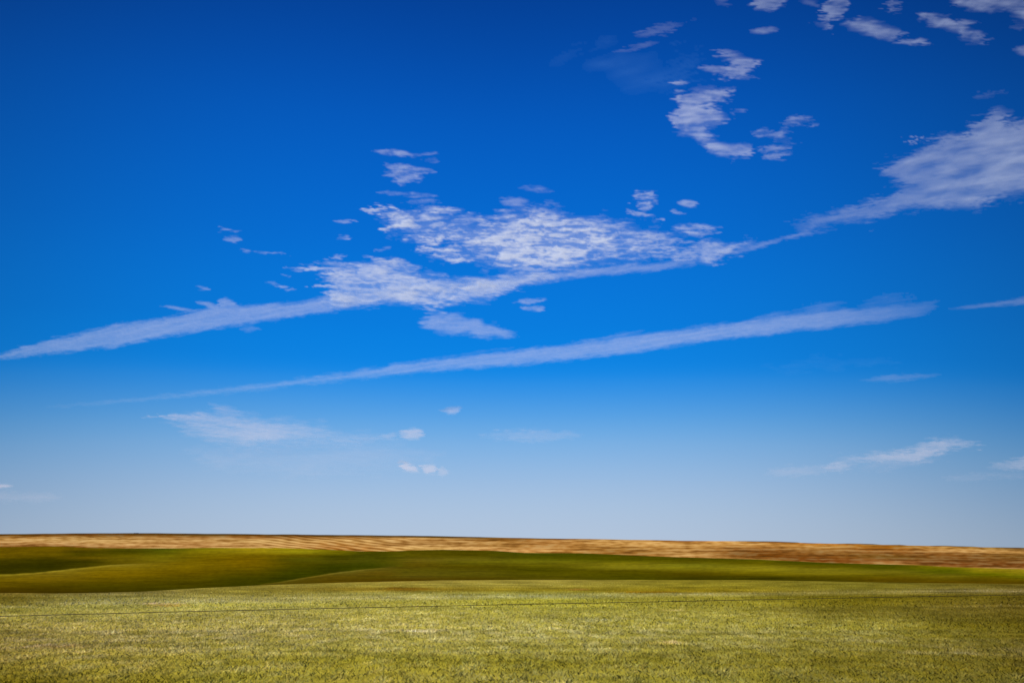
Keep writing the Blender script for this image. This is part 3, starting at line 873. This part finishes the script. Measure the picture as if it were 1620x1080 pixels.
cloud("cloud", "small double fleck just above the right half of the lens-shaped cloud", "cloud", [
    S(808, 478, 868, 474, 4.5, .9), S(826, 487, 866, 489, 4.5, .9)], op=.5, mottle=.35, warp=3, fs=2, thr=.42)

# -- tall ragged group above the bank
cloud("cloud", "ragged little cloud highest above the left part of the bank", "cloud", [
    S(590, 240, 670, 246, 4.5, 1), S(640, 246, 697, 242, 4, .8), S(662, 254, 700, 256, 4, .65), S(602, 261, 692, 272, 5.5, 1), Pl(5, .85, (606, 272), (640, 264), (680, 272), (668, 283), (630, 293), (618, 282))],
    op=.58, mottle=.42, thr=.44, soft=.3, warp=4, fs=1.8)
cloud("cloud", "thin pair of streaks under the ragged little cloud, left of centre", "cloud", [
    S(596, 304, 696, 311, 4, .85), S(640, 320, 698, 317, 4.5, .7)], op=.42, mottle=.4, thr=.42, soft=.3, warp=3, fs=2)
cloud("cloud", "faint shred just above the top of the largest bank", "cloud", [
    S(824, 298, 880, 303, 5.5, .85), S(785, 316, 842, 324, 8, .75), S(862, 319, 902, 330, 6, .6)], op=.42, mottle=.4, thr=.42, soft=.32, warp=4, fs=1.8)
cloud("cloud", "crumbly cluster above the right end of the bank", "cloud", [
    Pl(5, 1, (1002, 305), (1020, 301), (1038, 304), (1036, 314), (1010, 313)), S(985, 332, 1000, 333, 3, .7), S(1000, 326, 1048, 324, 5.5, .9), S(992, 336, 1038, 342, 4.5, .9), S(1030, 348, 1048, 349, 2.5, .7)],
    op=.62, mottle=.62, thr=.44, soft=.28, warp=5, fs=1.9)
cloud("cloud", "tiny fleck just right of the crumbly cluster", "cloud", [
    S(1070, 322, 1106, 323, 5.5, 1)], op=.6, mottle=.3, warp=2, fs=2, thr=.42)
flecks = [
    ("tiny two-part fleck, leftmost above the upper trail", [S(347, 363, 366, 363, 3.5, .8), S(364, 366, 390, 366, 2.2, .7), S(354, 378, 380, 379, 4.5, .8)]),
    ("thin level dash of cloud right of the leftmost two-part fleck", [S(378, 397, 402, 398, 3.6, .8), S(395, 399, 455, 401, 2.6, .9)]),
    ("short faint dash left of the ragged streaky cloud, nearest its tip", [S(440, 434, 457, 436, 3, .9)]),
    ("sloping shred between the upper trail and the streaky cloud", [S(410, 446, 445, 450, 2.8, .7), S(436, 454, 462, 455, 4, .8)]),
    ("very faint dash above the spiky bump of the upper trail", [S(308, 453, 332, 458, 2.8, .7)]),
    ("small faint dash left of the top streaks of the largest bank", [S(524, 350, 564, 349, 2.8, .8)]),
    ("small oval fleck below the faint dash, left of the largest bank", [S(529, 377, 560, 374, 3.8, .85)]),
    ("slanting fleck in the gap between the largest bank and the streaky cloud", [S(592, 396, 624, 391, 4, .85)]),
    ("smallest speck under the tiny fleck at the bank's right end", [S(1056, 335, 1080, 335, 3.4, .85)]),
]
for lb, pr in flecks:
    cloud("cloud", lb, "cloud", pr, op=.42, mottle=.5, thr=.34, soft=.34, warp=4.5, fs=1.8, group="small flecks of cloud round the broken bank", step=1.25)

# -- crescent
cloud("cloud", "left limb of the hook-shaped cloud high right of centre", "cloud", [
    Pl(9, 1.0, (1078, 150), (1110, 139), (1158, 142), (1150, 156), (1122, 166), (1132, 178), (1152, 186), (1140, 198), (1122, 204), (1132, 220), (1160, 229), (1192, 232), (1184, 246), (1152, 254), (1124, 242), (1108, 224), (1076, 208), (1062, 186), (1082, 172), (1068, 156)),
    S(1056, 132, 1094, 134, 4, .8), S(1148, 182, 1184, 172, 4, .55)],
    op=.62, mottle=.52, thr=.5, soft=.3, warp=7, fs=1.15, floor=.05)
cloud("cloud", "tuft of cloud standing over the top of the hook", "cloud", [
    Pl(8, 1.0, (1130, 80), (1160, 82), (1198, 96), (1188, 112), (1172, 120), (1150, 128), (1138, 112), (1152, 102), (1136, 92)), S(1110, 106, 1160, 114, 5, .7), S(1150, 125, 1208, 124, 4, .55)],
    op=.50, mottle=.46, thr=.48, soft=.32, warp=7, fs=1.25, mat=M_CLOUD)
cloud("cloud", "thin broken right limb of the hook-shaped cloud", "cloud", [
    S(1196, 208, 1226, 212, 8, .85), S(1216, 220, 1256, 202, 9, .8), S(1234, 196, 1284, 188, 7, .8), S(1222, 226, 1262, 222, 7, .75), S(1196, 238, 1250, 232, 7, .8), S(1204, 252, 1250, 240, 6, .9), S(1262, 206, 1294, 192, 4, .6)],
    op=.46, mottle=.55, thr=.44, soft=.32, warp=6, fs=1.6)

# -- big right-hand cloud
cloud("cloud", "big soft fan-shaped cloud spreading to the right edge", "cloud", [
    Pl(15, 1.0, (1256, 356), (1275, 346), (1350, 326), (1400, 308), (1425, 292), (1396, 268), (1402, 256), (1450, 232), (1490, 214), (1522, 212), (1550, 186), (1572, 174), (1596, 180), (1596, 198), (1640, 188), (1720, 180),
       (1720, 305), (1620, 312), (1570, 320), (1536, 332), (1508, 324), (1450, 328), (1400, 342), (1350, 355), (1285, 364)),
    Pl(24, 1.2, (1480, 300), (1470, 250), (1520, 232), (1580, 225), (1620, 215), (1720, 210), (1720, 290), (1600, 300), (1540, 318)),
    S(1420, 226, 1458, 211, 3.5, .8), S(1530, 166, 1600, 146, 8, .35)],
    op=.72, mottle=.36, thr=.45, soft=.36, warp=9, fs=.7, grain=.6, mat=M_DIM, slant=.10, floor=.10,
    fade=([1240, 1300, 1400, 1480, 1560, 1700], [.62, .66, .74, .92, 1, .95]))

# -- top right corner
cloud("cloud", "tall tuft with a drooping tail touching the top edge, left of the corner pieces", "cloud", [
    Pl(8, 1, (1308, -20), (1330, -20), (1346, 14), (1336, 26), (1320, 30), (1304, 46), (1286, 38), (1300, 22)), S(1262, 2, 1300, 10, 6, .6)],
    op=.60, mottle=.44, thr=.45, soft=.32, warp=7, fs=1.2, mat=M_DIM)
cloud("cloud", "row of joined puffs slanting down to the right below the top edge", "cloud", [
    Pl(8, 1, (1324, 38), (1366, 26), (1392, 34), (1424, 44), (1432, 54), (1420, 60), (1392, 60), (1362, 48)), S(1416, 66, 1472, 70, 6, .85)],
    op=.60, mottle=.46, thr=.45, soft=.3, warp=7, fs=1.25, mat=M_DIM)
cloud("cloud", "flat cloud cut by the top edge, leftmost of the top right pieces", "cloud", [
    Pl(7, 1, (1186, -20), (1250, -20), (1248, 8), (1222, 15), (1192, 14)), S(1120, -6, 1160, 8, 7, .5)], op=.50, mottle=.4, thr=.45, soft=.34, warp=6, fs=1.2, mat=M_DIM)
cloud("cloud", "small wedge fleck under the flat cloud at the top edge", "cloud", [
    S(1182, 51, 1236, 46, 5.5, 1)], op=.55, mottle=.25, warp=2, thr=.4, fs=1.6, mat=M_DIM)
cloud("cloud", "ragged puff on a tail right of the slanting row of puffs", "cloud", [
    Pl(8, 1, (1458, 24), (1486, 22), (1506, 36), (1540, 46), (1564, 56), (1556, 70), (1534, 72), (1516, 54), (1480, 44)), S(1500, 38, 1552, 34, 5, .6)],
    op=.52, mottle=.5, thr=.46, soft=.32, warp=7, fs=1.25, mat=M_DIM)
cloud("cloud", "wide cloud filling the top right corner", "cloud", [
    Pl(10, 1, (1486, -30), (1700, -30), (1700, 50), (1622, 34), (1590, 22), (1540, 18), (1504, 6)), S(1590, 42, 1650, 36, 7, .6)],
    op=.62, mottle=.44, thr=.47, soft=.34, warp=8, fs=1.1, mat=M_DIM)
cloud("cloud", "small bit of cloud at the right edge below the corner cloud", "cloud", [
    S(1596, 80, 1690, 84, 9, 1)], op=.58, mottle=.3, warp=4, thr=.42, mat=M_DIM)
cloud("cloud", "short upright wisp cut by the top edge between the tall tuft and the corner cloud", "cloud", [
    S(1392, 20, 1432, -12, 9, .85)], op=.42, mottle=.5, thr=.42, soft=.34, warp=6, fs=1.4, mat=M_DIM)
cloud("cloud", "upper of two faint feathery strokes near the top, centre right", "cloud", [S(1000, 60, 1086, 34, 6, .9), S(1060, 44, 1130, 20, 5, .35)], op=.26, mottle=.25, thr=.4, soft=.4, warp=5, mat=M_DIM)
cloud("cloud", "lower of two faint feathery strokes near the top, centre right", "cloud", [S(970, 84, 1048, 68, 4, .9)], op=.24, mottle=.25, thr=.4, soft=.4, warp=4, mat=M_DIM)
cloud("cloud", "barely visible veil left of the hook-shaped cloud near the top", "cloud", [
    Pl(40, .8, (860, 70), (960, 60), (1060, 90), (1120, 60), (1060, 150), (1000, 140), (900, 110), (810, 100))],
    op=.15, mottle=.25, thr=.45, soft=.45, warp=18, fs=.5, mat=M_VEIL, step=2.5, slant=.25)

# -- hazy clouds low down
cloud("cloud", "long hazy cloud low on the left, under the start of the lower trail", "cloud", [
    Pl(16, .9, (262, 660), (330, 652), (370, 656), (430, 664), (510, 672), (545, 684), (600, 690), (560, 702), (470, 700), (400, 704), (330, 698), (292, 680)),
    S(232, 657, 360, 662, 5, .95), S(320, 642, 400, 660, 9, .6), S(430, 668, 520, 684, 9, .75)],
    alt=5000, op=.70, mottle=.30, thr=.25, soft=.42, warp=8, fs=.7, streak=.3, slant=-.1, mat=M_WARM, fade=([230, 300, 420, 540, 600], [.9, .8, .9, .55, .4]))
cloud("cloud", "broad milky haze spread under the hazy low left cloud", "cloud", [
    Pl(26, .8, (300, 712), (420, 702), (620, 700), (700, 716), (620, 744), (460, 752), (330, 740))], alt=4200, op=.26, mottle=.12, thr=.2, soft=.45, warp=10, fs=.5, mat=M_WARM, step=2.5)
cloud("cloud", "small bright bud at the right tip of the hazy low left cloud", "cloud", [
    S(632, 687, 672, 686, 8.5, 1), S(575, 696, 646, 685, 5, .55)], alt=4000, op=.72, mottle=.2, thr=.25, soft=.4, warp=3, mat=M_WARM)
for lb, pr, o_ in (
    ("largest of the three white puffs low in the centre, leftmost", [Pl(5, 1, (634, 732), (640, 728), (648, 734), (660, 740), (660, 746), (640, 745))], .72),
    ("middle one of the three white puffs low in the centre", [S(666, 741, 692, 742, 7.5, 1)], .62),
    ("smallest and faintest of the three white puffs, rightmost", [S(690, 746, 708, 746, 7, .9)], .45),
):
    cloud("cloud", lb, "cloud", pr, alt=1800, op=o_ * 1.25, mottle=.12, thr=.2, soft=.36, warp=3, fs=1.2, mat=M_WARM, step=1.25, group="small white puffs low over the fields")
cloud("cloud", "tiny faint puff directly above the three low white puffs", "cloud", [S(696, 649, 730, 648, 6.5, .95)], alt=3000, op=.6, mottle=.2, warp=3, thr=.42, soft=.4, mat=M_WARM)
cloud("cloud", "pinkish hazy cloud low on the right, rising to a point", "cloud", [
    Pl(10, .95, (1322, 728), (1370, 720), (1430, 712), (1462, 702), (1490, 694), (1540, 700), (1520, 708), (1480, 718), (1452, 732), (1400, 730)),
    S(1300, 741, 1360, 732, 8, .7), S(1440, 704, 1555, 702, 8, .8), S(1340, 742, 1500, 722, 11, .5)],
    alt=4500, op=.62, mottle=.22, thr=.25, soft=.42, warp=6, fs=.8, mat=M_WARM)
cloud("cloud", "faint hazy tail trailing left of the pinkish low right cloud", "cloud", [
    S(1205, 750, 1330, 739, 9, .8)], alt=4500, op=.34, mottle=.12, thr=.25, soft=.42, warp=5, fs=.8, mat=M_WARM)
cloud("cloud", "hazy streak at the right edge beside the pinkish low cloud", "cloud", [
    S(1560, 740, 1700, 722, 10, .9), S(1480, 756, 1640, 750, 8, .5)], alt=4500, op=.55, mottle=.15, thr=.42, soft=.42, warp=5, fs=.8, mat=M_WARM)
cloud("cloud", "thin faint streak under the right end of the lower trail", "cloud", [S(1350, 602, 1492, 592, 5.5, .9)], op=.28, mottle=.15, thr=.42, soft=.42, warp=3, mat=M_DIM)
cloud("cloud", "wide very faint veil between the lower trail and the thin streak on the right", "cloud", [
    Pl(22, .8, (1190, 580), (1270, 568), (1340, 558), (1400, 560), (1410, 578), (1330, 588), (1230, 592))], op=.15, mottle=.3, thr=.42, soft=.45, warp=12, fs=.6, mat=M_VEIL, step=2.5)
cloud("cloud", "very faint flat haze streak low in the centre right of the tiny puff", "cloud", [S(750, 690, 930, 688, 10, .8)], alt=4500, op=.34, mottle=.2, thr=.42, soft=.45, warp=6, mat=M_WARM)
cloud("cloud", "short bright dash low at the left edge", "cloud", [S(-40, 769, 24, 768, 3.2, 1)], alt=3000, op=.8, mottle=.1, thr=.2, soft=.4, warp=1, mat=M_WARM)
cloud("cloud", "flat pinkish haze bank low at the left edge under the bright dash", "cloud", [
    Pl(10, .8, (-60, 776), (60, 778), (98, 786), (60, 794), (-60, 794))], alt=3000, op=.34, mottle=.15, thr=.42, soft=.45, warp=4, mat=M_WARM)
